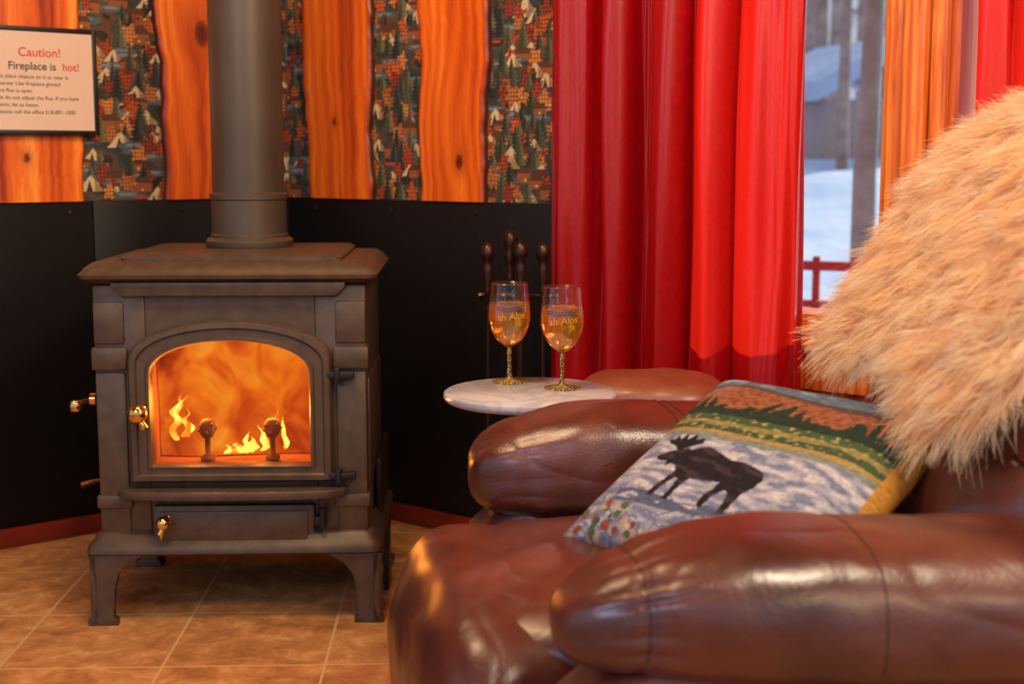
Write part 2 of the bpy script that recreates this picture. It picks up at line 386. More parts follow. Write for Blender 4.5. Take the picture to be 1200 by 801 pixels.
# ------------------------------------------------------------ stove
ST=empty('wood_stove',(-.597,2.87,0),math.radians(2.1))
top(ST,'brown cast-iron wood stove with arched glass door and a fire burning','wood stove')
def rrect(hx,y0,y1,z,r=.02,n=4):
    pts=[]
    for cx,cy,a0 in ((hx-r,y0+r,-90),(hx-r,y1-r,0),(-hx+r,y1-r,90),(-hx+r,y0+r,180)):
        for i in range(n+1):
            a=math.radians(a0+90*i/n); pts.append((cx+r*math.cos(a),cy+r*math.sin(a),z))
    return pts
b=B(); D=.46
b.loops([rrect(.288,.01,D-.01,.735),rrect(.300,-.01,D,.742),rrect(.306,-.022,D+.005,.748),rrect(.311,-.028,D+.01,.750),rrect(.313,-.030,D+.012,.758),rrect(.306,-.022,D+.005,.765),rrect(.302,-.016,D,.772),rrect(.288,.004,D-.01,.782),rrect(.27,.03,D-.03,.784)])
b.obj('stove_top',M_iron,ST,smooth=50)
B().loops([rrect(.235,.03,D-.02,.784),rrect(.235,.03,D-.02,.790),rrect(.225,.042,D-.03,.797)]).obj('top_lid',M_iron,ST,smooth=40)
b=B()
b.box((-.287,0,.19),(-.178,D-.02,.735),.006).box((.178,0,.19),(.287,D-.02,.735),.006)
b.box((-.178,.004,.625),(.178,D-.02,.735)).box((-.178,.004,.19),(.178,D-.02,.345)).box((-.178,D-.06,.345),(.178,D-.02,.625))
for s in (-1,1):
    x0,x1=(-.292,-.216) if s<0 else (.216,.292)
    b.box((x0,-.012,.555),(x1,.06,.604),.006).box((x0+.006,-.006,.20),(x1-.006,.05,.55),.005).box((x0+.006,-.006,.61),(x1-.006,.05,.70),.005)
    b.box((x0,-.012,.255),(x1,.06,.285),.006)
    xs=.292*s
    b.box((min(xs,xs-.03*s),.03,.30),(max(xs,xs-.03*s)+.0,D-.05,.53),.006)
b.obj('stove_body',M_iron,ST,smooth=40)
B().prism([(-.245,.742),(.245,.742),(.245,.730),(.225,.712),(-.225,.712),(-.245,.730)],-.016,.01,'y',.004).obj('valance',M_iron,ST)
B().box((-.22,-.002,.735),(.22,.02,.747)).obj('shadow_slot',M_irondark,ST)  # dark strip stands in for the shade in the gap under the top
B().loops([rrect(.292,-.004,D-.01,.205),rrect(.300,-.014,D,.196),rrect(.304,-.018,D,.186),rrect(.312,-.026,D+.01,.178),rrect(.316,-.030,D+.012,.166),rrect(.316,-.030,D+.012,.160),rrect(.30,-.014,D,.152)]).obj('base_moulding',M_iron,ST,smooth=50)
def arch(hw,z0,zs,zt,y,n=28):
    p=[(-hw,y,z0),(-hw*.5,y,z0),(0,y,z0),(hw*.5,y,z0),(hw,y,z0),(hw,y,z0+(zs-z0)*.5)]
    for i in range(n+1):
        a=math.pi*i/n; p.append((hw*math.cos(a),y,zs+(zt-zs)*math.sin(a)**.9))
    p.append((-hw,y,z0+(zs-z0)*.5)); return p
b=B()
oz=(.315,.575,.662); iz=(.350,.545,.620)
b.loops([arch(.2135,*oz,.004),arch(.2135,*oz,-.022),arch(.209,.320,.573,.657,-.028),arch(.198,.330,.566,.647,-.029),arch(.194,.334,.564,.643,-.024),arch(.178,.346,.550,.628,-.024),arch(.175,.347,.549,.626,-.028),arch(.169,.350,.546,.621,-.028),arch(.166,.353,.545,.618,-.020),arch(.166,.353,.545,.618,.004)],False,False)
door=b.obj('stove_door',M_iron,ST,smooth=40)
for s in (-1,1): B().box((s*.2135 if s<0 else .175,-.020,.535),(-.175 if s<0 else .2135,.003,.590),.006).obj('door_shoulder',M_iron,door)
Mg=thin_glass('stove_glass',(1,.86,.68,1),.03,.25)
bb=B(); bb.loops([arch(.168,.351,.545,.62,-.014),arch(.168,.351,.545,.62,-.010)]); bb.obj('door_glass',Mg,door,smooth=0)
for z in (.545,.327):
    B().lathe([(0,-.016),(.007,-.016),(.008,-.013),(.008,.013),(.007,.016),(0,.016)],16,Matrix.Translation((.226,-.026,z))).box((.205,-.03,z-.008),(.262,-.010,z+.008),.003).obj('door_hinge',M_irondark,ST,smooth=40)
def knob(par,x,y,z,r=.019,ax='y',m=None,name='knob'):
    M=Matrix.Translation((x,y,z))@(Matrix.Rotation(math.pi/2,4,'X') if ax=='y' else Matrix.Rotation(-math.pi/2,4,'Y'))
    return B().lathe([(0,0),(r*.75,0),(r*.8,.004),(r*.45,.008),(r*.4,.014),(r*.75,.018),(r,.026),(r*.95,.034),(r*.6,.041),(0,.043)],24,M).obj(name,m or M_brass,par,smooth=60)
knob(door,-.188,-.03,.470,.021,name='door_knob')
B().tube([(-.188,-.05,.47),(-.181,-.06,.455),(-.176,-.055,.440)],[.008,.006,.009],10).obj('door_latch',M_brass,door)
b=B()
b.box((-.172,-.014,.165),(.172,.01,.262),.005).box((-.158,-.018,.180),(.158,0,.250),.004)
dr=b.obj('ash_drawer',M_iron,ST)
knob(dr,-.145,-.018,.232,.015,name='drawer_knob'); B().tube([(-.145,-.05,.225),(-.15,-.052,.212),(-.15,-.046,.200)],[.005,.008,.004],10).obj('drawer_latch',M_brass,dr)
B().box((.172,-.024,.215),(.197,0,.238),.004).lathe([(0,-.022),(.007,-.022),(.007,.022),(0,.022)],12,Matrix.Translation((.19,-.022,.235))).obj('drawer_hinge',M_irondark,ST)
P=[(-.235,0),(-.242,-.02),(-.235,-.036),(-.20,-.052),(-.1,-.062),(0,-.064),(.1,-.062),(.20,-.052),(.235,-.036),(.242,-.02),(.235,0)]
B().prism(P,.283,.302,'z',.004).obj('ash_ledge',M_iron,ST)
B().tube([(-.285,.05,.485),(-.31,.03,.485),(-.325,.01,.482)],.006,10).lathe([(0,-.014),(.012,-.010),(.015,0),(.011,.011),(0,.015)],16,Matrix.Translation((-.331,.0,.478))).lathe([(0,-.008),(.013,-.006),(.013,.006),(0,.008)],16,Matrix.Translation((-.302,.035,.487))@Matrix.Rotation(math.pi/2,4,'Y')).obj('side_knob',M_brass,ST)
B().tube([(-.285,.06,.305),(-.32,.04,.302),(-.335,.03,.298)],[.005,.005,.007],10).obj('air_lever',M_brass,ST)
def leg(sx,front):
    y0,y1=(-.022,.035) if front else (D-.055,D)
    pts=[(.318,.0),(.318,.012),(.306,.018),(.300,.055),(.303,.10),(.314,.156),(.19,.156),(.205,.150),(.232,.135),(.250,.112),(.258,.08),(.262,.03),(.262,.018),(.254,.012),(.254,0)]
    b=B(); b.prism([(sx*p[0],p[1]) for p in pts],y0,y0+.022 if front else y1,'y',.003)
    if front:
        q=[(y0,0),(y0,.156),(y0+.12,.156),(y0+.10,.148),(y0+.07,.125),(y0+.056,.09),(y0+.052,.02),(y0+.06,.012),(y0+.06,0)]
        b.prism(q,sx*.303-.008,sx*.303+.008,'x',.002)
    b.obj('leg',M_iron,ST,smooth=40)
for s in (-1,1):
    leg(s,True); leg(s,False)
B().box((.291,.18,.16),(.304,D+.03,.32),.004).box((.304,.20,.0),(.318,.30,.158),.003).obj('side_shield',M_irondark,ST)
M_fb=simple('firebrick',(112,58,28),(144,80,40),rough=.9,ns=8,bs=25,bst=.6,bd=.01)
b=B(); x=.176;y0,y1=.004,D-.07;z0,z1=.347,.624
bm=bmesh.new(); vs=[bm.verts.new(p) for p in [(-x,y0,z0),(x,y0,z0),(x,y1,z0),(-x,y1,z0),(-x,y0,z1),(x,y0,z1),(x,y1,z1),(-x,y1,z1)]]
for f in [(0,1,2,3),(7,6,5,4),(3,2,6,7),(0,3,7,4),(2,1,5,6)]: bm.faces.new([vs[i] for i in f])
b.merge(bm); b.obj('firebox_lining',M_fb,ST,smooth=0)
def flame_mat(name,stops,st,sc,thr):
    m,nt,b_,o=nmat(name); nt.nodes.remove(b_)
    tc=nt.nodes.new('ShaderNodeTexCoord'); mp=nt.nodes.new('ShaderNodeMapping'); mp.inputs['Scale'].default_value=sc
    nt.links.new(tc.outputs['Object'],mp.inputs[0])
    n=N(nt,'ShaderNodeTexNoise'); n.inputs['Scale'].default_value=1; n.inputs['Detail'].default_value=3; n.inputs['Distortion'].default_value=1.0
    nt.links.new(mp.outputs[0],n.inputs['Vector'])
    r=ramp(nt,stops,n.outputs['Fac'])
    e=N(nt,'ShaderNodeEmission'); e.inputs[1].default_value=st; nt.links.new(r.outputs[0],e.inputs[0])
    t=N(nt,'ShaderNodeBsdfTransparent'); mx=N(nt,'ShaderNodeMixShader')
    fr=ramp(nt,[(thr[0],(thr[2],)*3+(1,)),(thr[1],(thr[3],)*3+(1,))],n.outputs['Fac'])
    nt.links.new(fr.outputs[0],mx.inputs[0]); nt.links.new(t.outputs[0],mx.inputs[1]); nt.links.new(e.outputs[0],mx.inputs[2]); nt.links.new(mx.outputs[0],o.inputs[0])
    return m
M_glow=flame_mat('fire_glow',[(.26,lin((140,36,2))),(.42,lin((214,82,8))),(.60,lin((246,132,24))),(.75,lin((255,176,60)))],.95,(10,13,8),(.3,.6,.78,.97))
M_fl=flame_mat('flame',[(.35,lin((255,130,20))),(.6,lin((255,225,110)))],2.4,(26,26,12),(.34,.56,.15,1))
def glow(y,seed):
    V=np.zeros((24,30,3))
    for j in range(24):
        for i in range(30):
            X=-.174+.348*i/29; Z=.35+.27*j/23
            V[j,i]=(X,y+.03*noise.noise(Vector((X*9,Z*7,seed))),Z)
    grid_obj('fire_glow',V,30,24,M_glow,None,ST)
glow(.095,2)
def flame(x,y,z,h,w,seed):
    L=[]
    for i in range(17):
        f=i/16; r=w*(math.sin(math.pi*min(1,f*.93+.12))**.8)*(1-f*.6)
        if i==16: r=.0005
        cx=x+.35*w*math.sin(f*6+seed)+h*.35*noise.noise(Vector((f*2.5,seed,0))); cz=z+h*f
        L.append([(cx+r*math.cos(a)*(1+.2*math.sin(f*9+seed)),y+.4*r*math.sin(a),cz+.25*r*math.sin(a*2+seed)) for a in [2*math.pi*k/14 for k in range(14)]])
    B().loops(L).obj('flame',M_fl,ST,smooth=180)
for a in [(-.120,.05,.40,.09,.012,1),(-.135,.055,.392,.06,.012,2),(-.105,.05,.40,.06,.007,3),(-.125,.06,.43,.07,.006,9),(.03,.06,.362,.035,.018,4),(.055,.06,.366,.055,.012,5),(.0,.06,.362,.022,.018,6),(.10,.06,.37,.07,.008,7),(.02,.06,.363,.045,.008,8),(.085,.06,.40,.06,.006,10),(-.02,.06,.36,.02,.012,11)]: flame(*a)
M_char=simple('charred_log',(30,14,8),(90,36,14),rough=.9,ns=20,bs=40,bst=.8,bd=.01)
for p0,p1,r in (((-.15,.20,.37),(.14,.17,.37),.022),((-.10,.26,.37),(.15,.24,.37),.022)):
    B().tube([Vector(p0).lerp(Vector(p1),i/8)+Vector((0,0,.004*math.sin(i*2))) for i in range(9)],[r*(.9+.15*math.sin(i*1.7)) for i in range(9)],12).obj('log',M_char,ST,smooth=60)
M_and=simple('andiron_iron',(70,30,10),(100,44,14),rough=.7)
for x in (-.062,.078):
    M=Matrix.Translation((x,.040,.352)); b=B()
    b.lathe([(.016,0),(.016,.006),(.006,.012),(.006,.045),(.012,.05),(.017,.06),(.018,.070),(.016,.080),(.010,.087),(0,.090)],18,M)
    o=b.obj('andiron_finial',M_and,ST,smooth=60)
    for k in range(8):
        a=k*.785; B().lathe([(0,-.005),(.006,0),(0,.006)],8,Matrix.Translation((x+.017*math.cos(a),.040+.017*math.sin(a),.352+.068+.010*math.sin(k*3)))).obj('bead',M_and,o,smooth=180)
def plight(name,loc,e,c,r,par=None):
    l=bpy.data.lights.new(name,'POINT'); l.energy=e; l.color=c; l.shadow_soft_size=r
    o=bpy.data.objects.new(name,l); COL.objects.link(o); o.location=loc
    if par: o.parent=par
    return o
plight('fire_light',(-.08,.06,.47),2.6,(1,.40,.07),.03,ST); plight('fire_light',(.07,.06,.45),2.6,(1,.43,.09),.03,ST)
b=B(); Mp=Matrix.Translation((0,.30,0))
b.lathe([(.098,.796),(.100,.800),(.100,.812),(.094,.818),(.088,.820),(.088,.826),(.086,.828),(.086,.905),(.0885,.907),(.0885,.918),(.085,.920),(.082,.922),(.082,1.55),(.084,1.552),(.084,1.575),(.082,1.577),(.082,2.45)],48,Mp)
b.obj('stove_pipe',M_pipe,ST,smooth=40)

# ------------------------------------------------------------ sign
SG=B().box((-.150,-.014,-.134),(.150,0,.134),.002).box((-.150,-.018,-.134),(-.138,-.004,.134),.002).box((.138,-.018,-.134),(.150,-.004,.134),.002).box((-.14,-.018,.122),(.14,-.004,.134),.002).box((-.14,-.018,-.134),(.14,-.004,-.122),.002)
p=wl(-.732,-.024,1.192)
SG=SG.obj('framed_sign',simple('black_frame',(12,11,11),(18,16,16),rough=.5),loc=p,rz=TH)
top(SG,'black framed caution notice about the hot fireplace on the slab wall','sign')
B().box((-.139,-.0152,-.123),(.139,-.0142,.123)).obj('paper',simple('sign_paper',(214,182,160),(222,194,172),rough=.35,ns=3),SG,smooth=0)
M_red=simple('red_ink',(205,50,40)); M_ink=simple('black_ink',(50,42,40))
text_mesh('Caution!',.031,M_red,'lettering',SG,(.002,-.0156,.070),bold=.0003)
text_mesh('Fireplace is',.027,M_ink,'lettering',SG,(-.018,-.0156,.036),bold=.0003)
text_mesh('hot!',.027,M_red,'lettering',SG,(.081,-.0156,.036),bold=.0003)
for i,t in enumerate(['Do not place objects on it or near it.','To operate: Use fireplace gloves!','Be sure flue is open.','-Please do not adjust the flue. If you have','problems, let us know.','Questions: call the office 518-891-1000']):
    text_mesh(t,.0138,M_ink,'lettering',SG,(-.132,-.0156,.010-.0175*i),align='LEFT')

# ------------------------------------------------------------ fireplace tools
M_bronze=simple('dark_bronze',(38,24,20),(70,44,34),rough=.35,metal=.6,ns=40)
TX,TY=.016,3.20
stand=(B().lathe([(0,0),(.065,0),(.065,.012),(.05,.02),(.02,.028),(.009,.04),(.009,.70),(.013,.705),(.009,.715),(0,.72)],24)
   .tube([(-.095,0,.68),(.09,0,.68)],.006,10))
for x in (-.085,-.03,.03,.08): stand.tube([(x,0,.68),(x,-.03,.675),(x,-.045,.685)],.004,8)
stand=stand.obj('fireplace_tool_stand',M_bronze,loc=(TX,TY,0),rz=-TH*.2,smooth=50)
top(stand,'dark bronze stand holding fireplace tools beside the black board','fireplace tool stand')
def tool(x,ztop,kind,lab,dy=0):
    o=B().tube([(0,0,.14),(0,0,.66)],.004,8).obj('fireplace_'+kind,M_bronze)
    o.location=(TX+x,TY-.047+dy,0)
    B().lathe([(0,-.125),(.008,-.12),(.010,-.105),(.007,-.09),(.012,-.075),(.013,-.055),(.009,-.045),(.015,-.036),(.017,-.022),(.014,-.008),(.006,0),(0,.002)],18,Matrix.Translation((0,0,ztop))).obj('handle',M_bronze,o,smooth=60)
    if kind=='shovel': B().prism([(-.022,.05),(.022,.05),(.024,.15),(.012,.17),(-.012,.17),(-.024,.15)],-.003,.003,'y').obj('shovel_blade',M_bronze,o)
    elif kind=='poker': B().tube([(0,0,.15),(0,0,.07),(0,0,.05)],[.005,.005,.001],8).tube([(0,0,.12),(-.02,0,.11),(-.025,0,.13)],.004,8).obj('hook',M_bronze,o)
    elif kind=='brush': B().lathe([(0,.06),(.016,.06),(.014,.14),(.006,.16),(0,.16)],16).obj('bristles',M_irondark,o)
    else: B().tube([(-.007,0,.06),(-.009,0,.18),(0,0,.3),(.009,0,.18),(.007,0,.06)],.003,8).obj('tong_arms',M_bronze,o)
    top(o,lab,'fireplace tool','fireplace tools on the stand')
tool(-.072,.806,'poker','dark metal poker with turned handle hanging on the stand')
tool(-.020,.834,'tongs','dark metal tongs with turned handle hanging on the stand')
tool(.004,.812,'brush','hearth brush with turned handle hanging on the stand',-.04)
tool(.056,.806,'shovel','dark ash shovel with turned handle hanging on the stand')

# ------------------------------------------------------------ side table
def marble():
    m,nt,b,o=nmat('white_marble'); co=coords(nt,(7,7,7)); n=N(nt,'ShaderNodeTexNoise'); n.inputs['Scale'].default_value=1; n.inputs['Detail'].default_value=8; n.inputs['Distortion'].default_value=2; nt.links.new(co,n.inputs['Vector'])
    r=ramp(nt,[(.40,lin((186,182,186))),(.5,lin((170,165,169))),(.56,lin((190,186,190)))],n.outputs['Fac']); nt.links.new(r.outputs[0],b.inputs['Base Color']); b.inputs['Roughness'].default_value=.2; return m
TB=empty('side_table',(.033,2.45,0)); top(TB,'small round white marble pedestal table beside the recliner','side table')
B().lathe([(0,.563),(.150,.563),(.156,.567),(.158,.572),(.157,.578),(.153,.581),(0,.581)],72).obj('table_top',marble(),TB,smooth=40)
B().lathe([(0,.563),(.045,.563),(.045,.555),(.014,.545),(.012,.40),(.018,.39),(.012,.38),(.012,.05),(.02,.035),(.02,.03)],24).obj('pole',M_bronze,TB,smooth=50)
B().lathe([(0,0),(.105,0),(.11,.008),(.10,.018),(.03,.03),(0,.03)],40).obj('base',M_bronze,TB,smooth=50)

M_wg=thin_glass('clear_glass',(.97,.97,.95,1),.03,.6)
mw,nt,b_,o_=nmat('amber_wine'); b_.inputs['Base Color'].default_value=lin((255,190,60)); b_.inputs['Transmission Weight'].default_value=.82; b_.inputs['Roughness'].default_value=.0; b_.inputs['IOR'].default_value=1.33
def stem_mat():
    m,nt,b,o=nmat('gold_flecked_stem'); v=N(nt,'ShaderNodeTexVoronoi'); v.inputs['Scale'].default_value=260; nt.links.new(coords(nt),v.inputs['Vector'])
    r=ramp(nt,[(.25,lin((225,190,110))),(.5,lin((96,84,40)))],v.outputs['Distance']); nt.links.new(r.outputs[0],b.inputs['Base Color']); b.inputs['Roughness'].default_value=.2; b.inputs['Metallic'].default_value=.3; return m
M_stem=stem_mat(); M_gold=simple('gold_ink',(250,180,60),(255,200,80),rough=.4); M_blue=simple('blue_ink',(30,40,120),(50,60,150),rough=.4)
BP=[(.004,.066),(.012,.070),(.024,.080),(.034,.096),(.0395,.116),(.0400,.132),(.0385,.152),(.0365,.172),(.0350,.187)]
def smoothp(P,n=6):
    out=[]
    for i in range(len(P)-1):
        for k in range(n):
            t=k/n; p0=P[max(i-1,0)];p1=P[i];p2=P[i+1];p3=P[min(i+2,len(P)-1)]
            f=lambda a,b,c,d:.5*((2*b)+(-a+c)*t+(2*a-5*b+4*c-d)*t*t+(-a+3*b-3*c+d)*t**3)
            out.append((f(p0[0],p1[0],p2[0],p3[0]),f(p0[1],p1[1],p2[1],p3[1])))
    out.append(P[-1]); return out
SP=smoothp(BP)
def rad(z): return float(np.interp(z,[p[1] for p in SP],[p[0] for p in SP]))
def wineglass(loc,rot,lab):
    g=empty('wine_glass',loc,rot); top(g,lab,'wine glass','wine glasses on the side table')
    L=[[(r*math.cos(2*math.pi*j/48),r*math.sin(2*math.pi*j/48),z) for j in range(48)] for r,z in SP]
    B().loops(L,False,False).lathe([(.0345,.1862),(.0356,.1862),(.0356,.1878),(.0345,.1878),(.0345,.1862)],48).obj('bowl',M_wg,g,smooth=180)
    wl_=.150
    B().lathe([(0,.071)]+[(r-.0012,z) for r,z in SP if .072<z<wl_]+[(rad(wl_)-.0012,wl_),(0,wl_)],48).obj('wine',mw,g,smooth=50)
    B().lathe([(.0045,.067),(.0042,.062),(.0038,.05),(.0036,.03),(.0045,.018),(.0055,.010),(.006,.006)],20).obj('stem',M_stem,g,smooth=180)
    B().lathe([(0,0),(.033,0),(.0335,.0012),(.030,.0025),(.012,.005),(.006,.009),(0,.009)],40).obj('foot',M_stem,g,smooth=60)
    def wrap(off):
        def f(v):
            z=off+v.y+.10*v.x; a=-math.pi/2+v.x/.040; r=rad(z)+.0007; return Vector((r*math.cos(a),r*math.sin(a),z))
        return f
    text_mesh('ah Alps',.018,M_gold,'lettering',g,(0,0,0),wrap=wrap(.128))
    for zz in (.1445,.140):
        pts=[]
        for i in range(20):
            a=-math.pi/2-.75+1.3*i/19; z=zz+.0015*math.sin(i*.6); r=rad(z)+.0006
            pts.append((r*math.cos(a),r*math.sin(a),z))
        B().tube(pts,.0009,6).obj('blue_line',M_blue,g)
wineglass((-.005,2.545,.5812),.12,'stemmed glass of amber wine with gold lettering and flecked stem')
wineglass((.092,2.475,.5812),.02,'stemmed glass of amber wine, nearer the recliner, with gold lettering')

def sup(name,c,r,mat,parent,n=3.5,cuts=22,fn=None,ry=0,amp=.004,fr=9,seed=0,label=None,loc0=None,rz=0):
    bm=bmesh.new(); bmesh.ops.create_cube(bm,size=2); bmesh.ops.subdivide_edges(bm,edges=list(bm.edges),cuts=cuts,use_grid_fill=True)
    R=Matrix.Rotation(ry,3,'Y'); c=Vector(c)
    for v in bm.verts:
        v.co=R@supos(v.co,r,n,fn,amp,fr,seed)+c
    b=B(); b.merge(bm)
    return b.obj(name,mat,parent,smooth=180,label=label,loc=loc0 or (0,0,0),rz=rz)
def supos(p,r,n,fn,amp,fr,seed):
    s=(abs(p.x)**n+abs(p.y)**n+abs(p.z)**n)**(1/n); q=p/s
    pos=Vector((q.x*r[0],q.y*r[1],q.z*r[2]))
    if fn: pos=fn(q,pos)
    d=noise.noise(pos*fr+Vector((seed,0,0)))*amp+noise.noise(pos*fr*2.7+Vector((seed,5,0)))*amp*.35
    d-=(1-min(1,abs(noise.noise(pos*fr*.9+Vector((seed,9,3))))*2))**7*amp*.22
    return pos+q.normalized()*d
OT=empty('leather_ottoman',(.28,2.74,0),math.radians(-12)); top(OT,'tan leather ottoman with stitched top beneath the red curtain','ottoman')
sup('cushion',(0,0,.475),(.155,.13,.092),M_lea2,OT,n=4,amp=.006,fr=14,seed=3)
sup('body',(0,0,.20),(.15,.12,.20),M_lea2,OT,n=7,cuts=12)

# ------------------------------------------------------------ recliner
RC=empty('leather_recliner',(0,1.79,0),math.radians(8.8)); top(RC,'glossy reddish-brown leather recliner with padded arms','recliner')
sup('base_frame',(.42,0,.19),(.42,.33,.17),M_lea,RC,n=8,cuts=14)
def seatfn(q,p):
    p=p.copy()
    g=math.exp(-((p.x+.27)/.014)**2)
    p.z-=.004*g*(1 if q.z>0 else 0)
    p.z-=.014*math.exp(-((p.x-.02)/.14)**2-(p.y/.2)**2) if q.z>0 else 0
    p.z-=.020*max(0,-(p.x+.15)/.2)**1.5 if q.z>0 else 0
    return p
sup('seat_cushion',(.20,0,.385),(.34,.285,.095),M_lea,RC,n=3.2,cuts=50,fn=seatfn,amp=.010,fr=7,seed=11)
def footfn(q,p):
    p=p.copy()
    if q.x<0:
        p.x-=.006*math.sin(p.z*22+1.0)*(1-q.y*q.y)
    p.z-=.012*(q.y**4)*(1 if q.z>0 else 0)
    return p
sup('footrest',(-.028,0,.265),(.125,.325,.205),M_lea,RC,n=3.4,cuts=50,fn=footfn,amp=.011,fr=7,seed=21)
def armbody(q,p):
    p=p.copy(); p.x-= .02*(1-q.z*q.z) if q.x<0 else 0
    return p
for s in (-1,1):
    sup('arm_panel',(.40,.37*s,.255),(.43,.10,.235),M_lea,RC,n=3.6,cuts=34,fn=armbody,amp=.009,fr=8,seed=30+s)
RX=.45
def armfn(q,p,r,near):
    p=p.copy(); xx=p.x+r[0]
    th=math.atan2(p.z/r[2],p.y/r[1])
    k=1.0
    A=1.0 if near else .4
    k-=.05*A*math.exp(-((xx-.085)/.012)**2)
    k-=.014*math.exp(-((xx-.33)/.012)**2)
    w=abs(math.sin(th*8+2.5*noise.noise(Vector((th*2,0,1)))))
    k+=.045*A*math.exp(-((xx-.085)/.045)**2)*(w-.6)
    k+=.02*math.exp(-((xx-.19)/.09)**2)
    p.y*=k; p.z*=k
    f=max(0,1-xx/.18); p.z-=.020*f*f
    g=max(0,(xx-.22)/.68); p.z-=(.030 if near else .03)*g
    return p
for s in (-1,1):
    near=s<0
    rr=(RX,.125,.086 if near else .094); f2=lambda q,p,rr=rr,near=near: armfn(q,p,rr,near)
    c=Vector((.435,.37*s,.520 if near else .514))
    n_=2.7 if near else 3.1
    am=sup('armrest',c,rr,M_lea,RC,n=n_,cuts=72,fn=f2,amp=.008,fr=7,seed=40+s,label='padded leather armrest with gathered front seam')
    for xq in ((.086,.330) if near else (.322,.338)):
        xn=(xq-rr[0])/rr[0]; rho=(1-abs(xn)**n_)**(1/n_); pts=[]
        for i in range(97):
            a=math.radians(-25+230*i/96); cy_,sy=math.cos(a),math.sin(a); e=2/n_
            q=Vector((xn,rho*math.copysign(abs(cy_)**e,cy_),rho*math.copysign(abs(sy)**e,sy)))
            pts.append(c+supos(q,rr,n_,f2,.008,7,40+s)+Vector((0,q.y,q.z)).normalized()*.0002)
        B().tube(pts,.0010,6).obj('seam_stitching',M_stitch,am)
for xq in (.082,.096):
    pts=[]
    rr=(.34,.285,.095); xn=(xq-.34)/.34; n_=3.2; rho=(1-abs(xn)**n_)**(1/n_)
    for i in range(49):
        a=math.radians(5+170*i/48); cy_,sy=math.cos(a),math.sin(a); e=2/n_
        q=Vector((xn,rho*math.copysign(abs(cy_)**e,cy_),rho*math.copysign(abs(sy)**e,sy)))
        pts.append(Vector((.20,0,.385))+supos(q,rr,n_,seatfn,.010,7,11)+Vector((0,0,.0006)))
    B().tube(pts,.0011,6).obj('seam_stitching',M_stitch,RC)
def backfn(q,p):
    p=p.copy(); p.z+= -.02*q.y*q.y if q.z>0 else 0
    p.x+=.012*math.cos(p.y*22)*(1 if q.x<0 else 0)
    return p
sup('lumbar_cushion',(.69,0,.58),(.13,.32,.19),M_lea,RC,n=2.8,cuts=36,fn=backfn,ry=math.radians(30),amp=.014,fr=8,seed=61)
sup('head_cushion',(.93,0,.90),(.11,.30,.185),M_lea,RC,n=2.8,cuts=30,fn=backfn,ry=math.radians(32),amp=.01,fr=8,seed=62)
sup('back_shell',(.98,0,.62),(.10,.30,.36),M_lea,RC,n=4,cuts=16,ry=math.radians(26))

# ------------------------------------------------------------ fur throw
path=np.array([(.562,.705),(.580,.75),(.616,.815),(.662,.89),(.710,.97),(.760,1.030),(.82,1.072),(.90,1.088),(.98,1.082),(1.05,1.05),(1.10,.98),(1.13,.88)])
seg=np.r_[0,np.cumsum(np.hypot(*np.diff(path,axis=0).T))]; TL=seg[-1]
def fpos(s,y):
    x=np.interp(s,seg,path[:,0]); z=np.interp(s,seg,path[:,1])
    up=np.clip((-y-.20)/.08,0,1)
    hang=np.clip(1-s/.22,0,1)*(.062*np.exp(-((y+.13)/.07)**2)-.012*np.sin(y*30)-.10*up*up)
    z=z-hang; x=x-hang*.5
    e=np.clip((np.abs(y)-.24)/.09,0,1)
    x=x+.05*e**2*(s<.62*TL); z=z-.03*e**2*(s>.5*TL)
    x=x+.010*np.sin(y*16+s*4); z=z+.010*np.sin(y*13+1)
    return np.stack([x,y,z],-1)
FT=empty('fur_throw',(0,1.79,0),math.radians(8.8)); top(FT,'long-haired cream and tan fur throw draped over the recliner back','throw')
ny,ns=40,60
S,Y=np.meshgrid(np.linspace(0,TL,ns),np.linspace(-.27,.33,ny),indexing='ij')
M_hide=simple('fur_hide',(224,164,110),(238,184,130),rough=.9)
grid_obj('hide',fpos(S,Y),ny,ns,M_hide,None,FT)
NC,K,SG_=3000,26,5
cs=rng.uniform(0,TL,NC); cs=np.where(rng.random(NC)<.75,rng.uniform(0,TL*.72,NC),cs); cy=rng.uniform(-.27,.33,NC)
s0=np.repeat(cs,K)+rng.normal(0,.011,NC*K); y0=np.repeat(cy,K)+rng.normal(0,.011,NC*K); s0=np.clip(s0,0,TL); y0=np.clip(y0,-.28,.335)
eps=.004
P0=fpos(s0,y0); Ts=fpos(np.clip(s0+eps,0,TL+eps),y0)-fpos(s0-eps,y0); Ts/=np.linalg.norm(Ts,axis=1,keepdims=True)+1e-9
Ty=fpos(s0,y0+eps)-fpos(s0,y0-eps); Ty/=np.linalg.norm(Ty,axis=1,keepdims=True)
Nn=np.cross(Ts,Ty); Nn/=np.linalg.norm(Nn,axis=1,keepdims=True)+1e-9
ref=P0-np.array([.95,0,.75]); sg=np.sign((Nn*ref).sum(1))[:,None]; Nn*=sg
down=np.where((s0<.60*TL)[:,None],-Ts,Ts)
cd=np.repeat(rng.normal(0,.34,(NC,3)),K,axis=0)
d0=Nn*.60+down*.60+cd+rng.normal(0,.12,(NC*K,3)); 
d0[:,1]+=np.where(y0>.26,.5,0)+np.where(y0<-.22,-.4,0)
d0/=np.linalg.norm(d0,axis=1,keepdims=True)
Ln=np.repeat(rng.uniform(.042,.066,NC),K)*rng.uniform(.75,1.1,NC*K)
ctr=np.repeat(fpos(np.clip(cs,0,TL),cy),K,axis=0)
side=np.cross(d0,rng.normal(0,1,(NC*K,3))); side/=np.linalg.norm(side,axis=1,keepdims=True)
curl=np.repeat(rng.normal(0,1,(NC,3)),K,axis=0)
V=np.zeros((NC*K,SG_,2,3),np.float32)
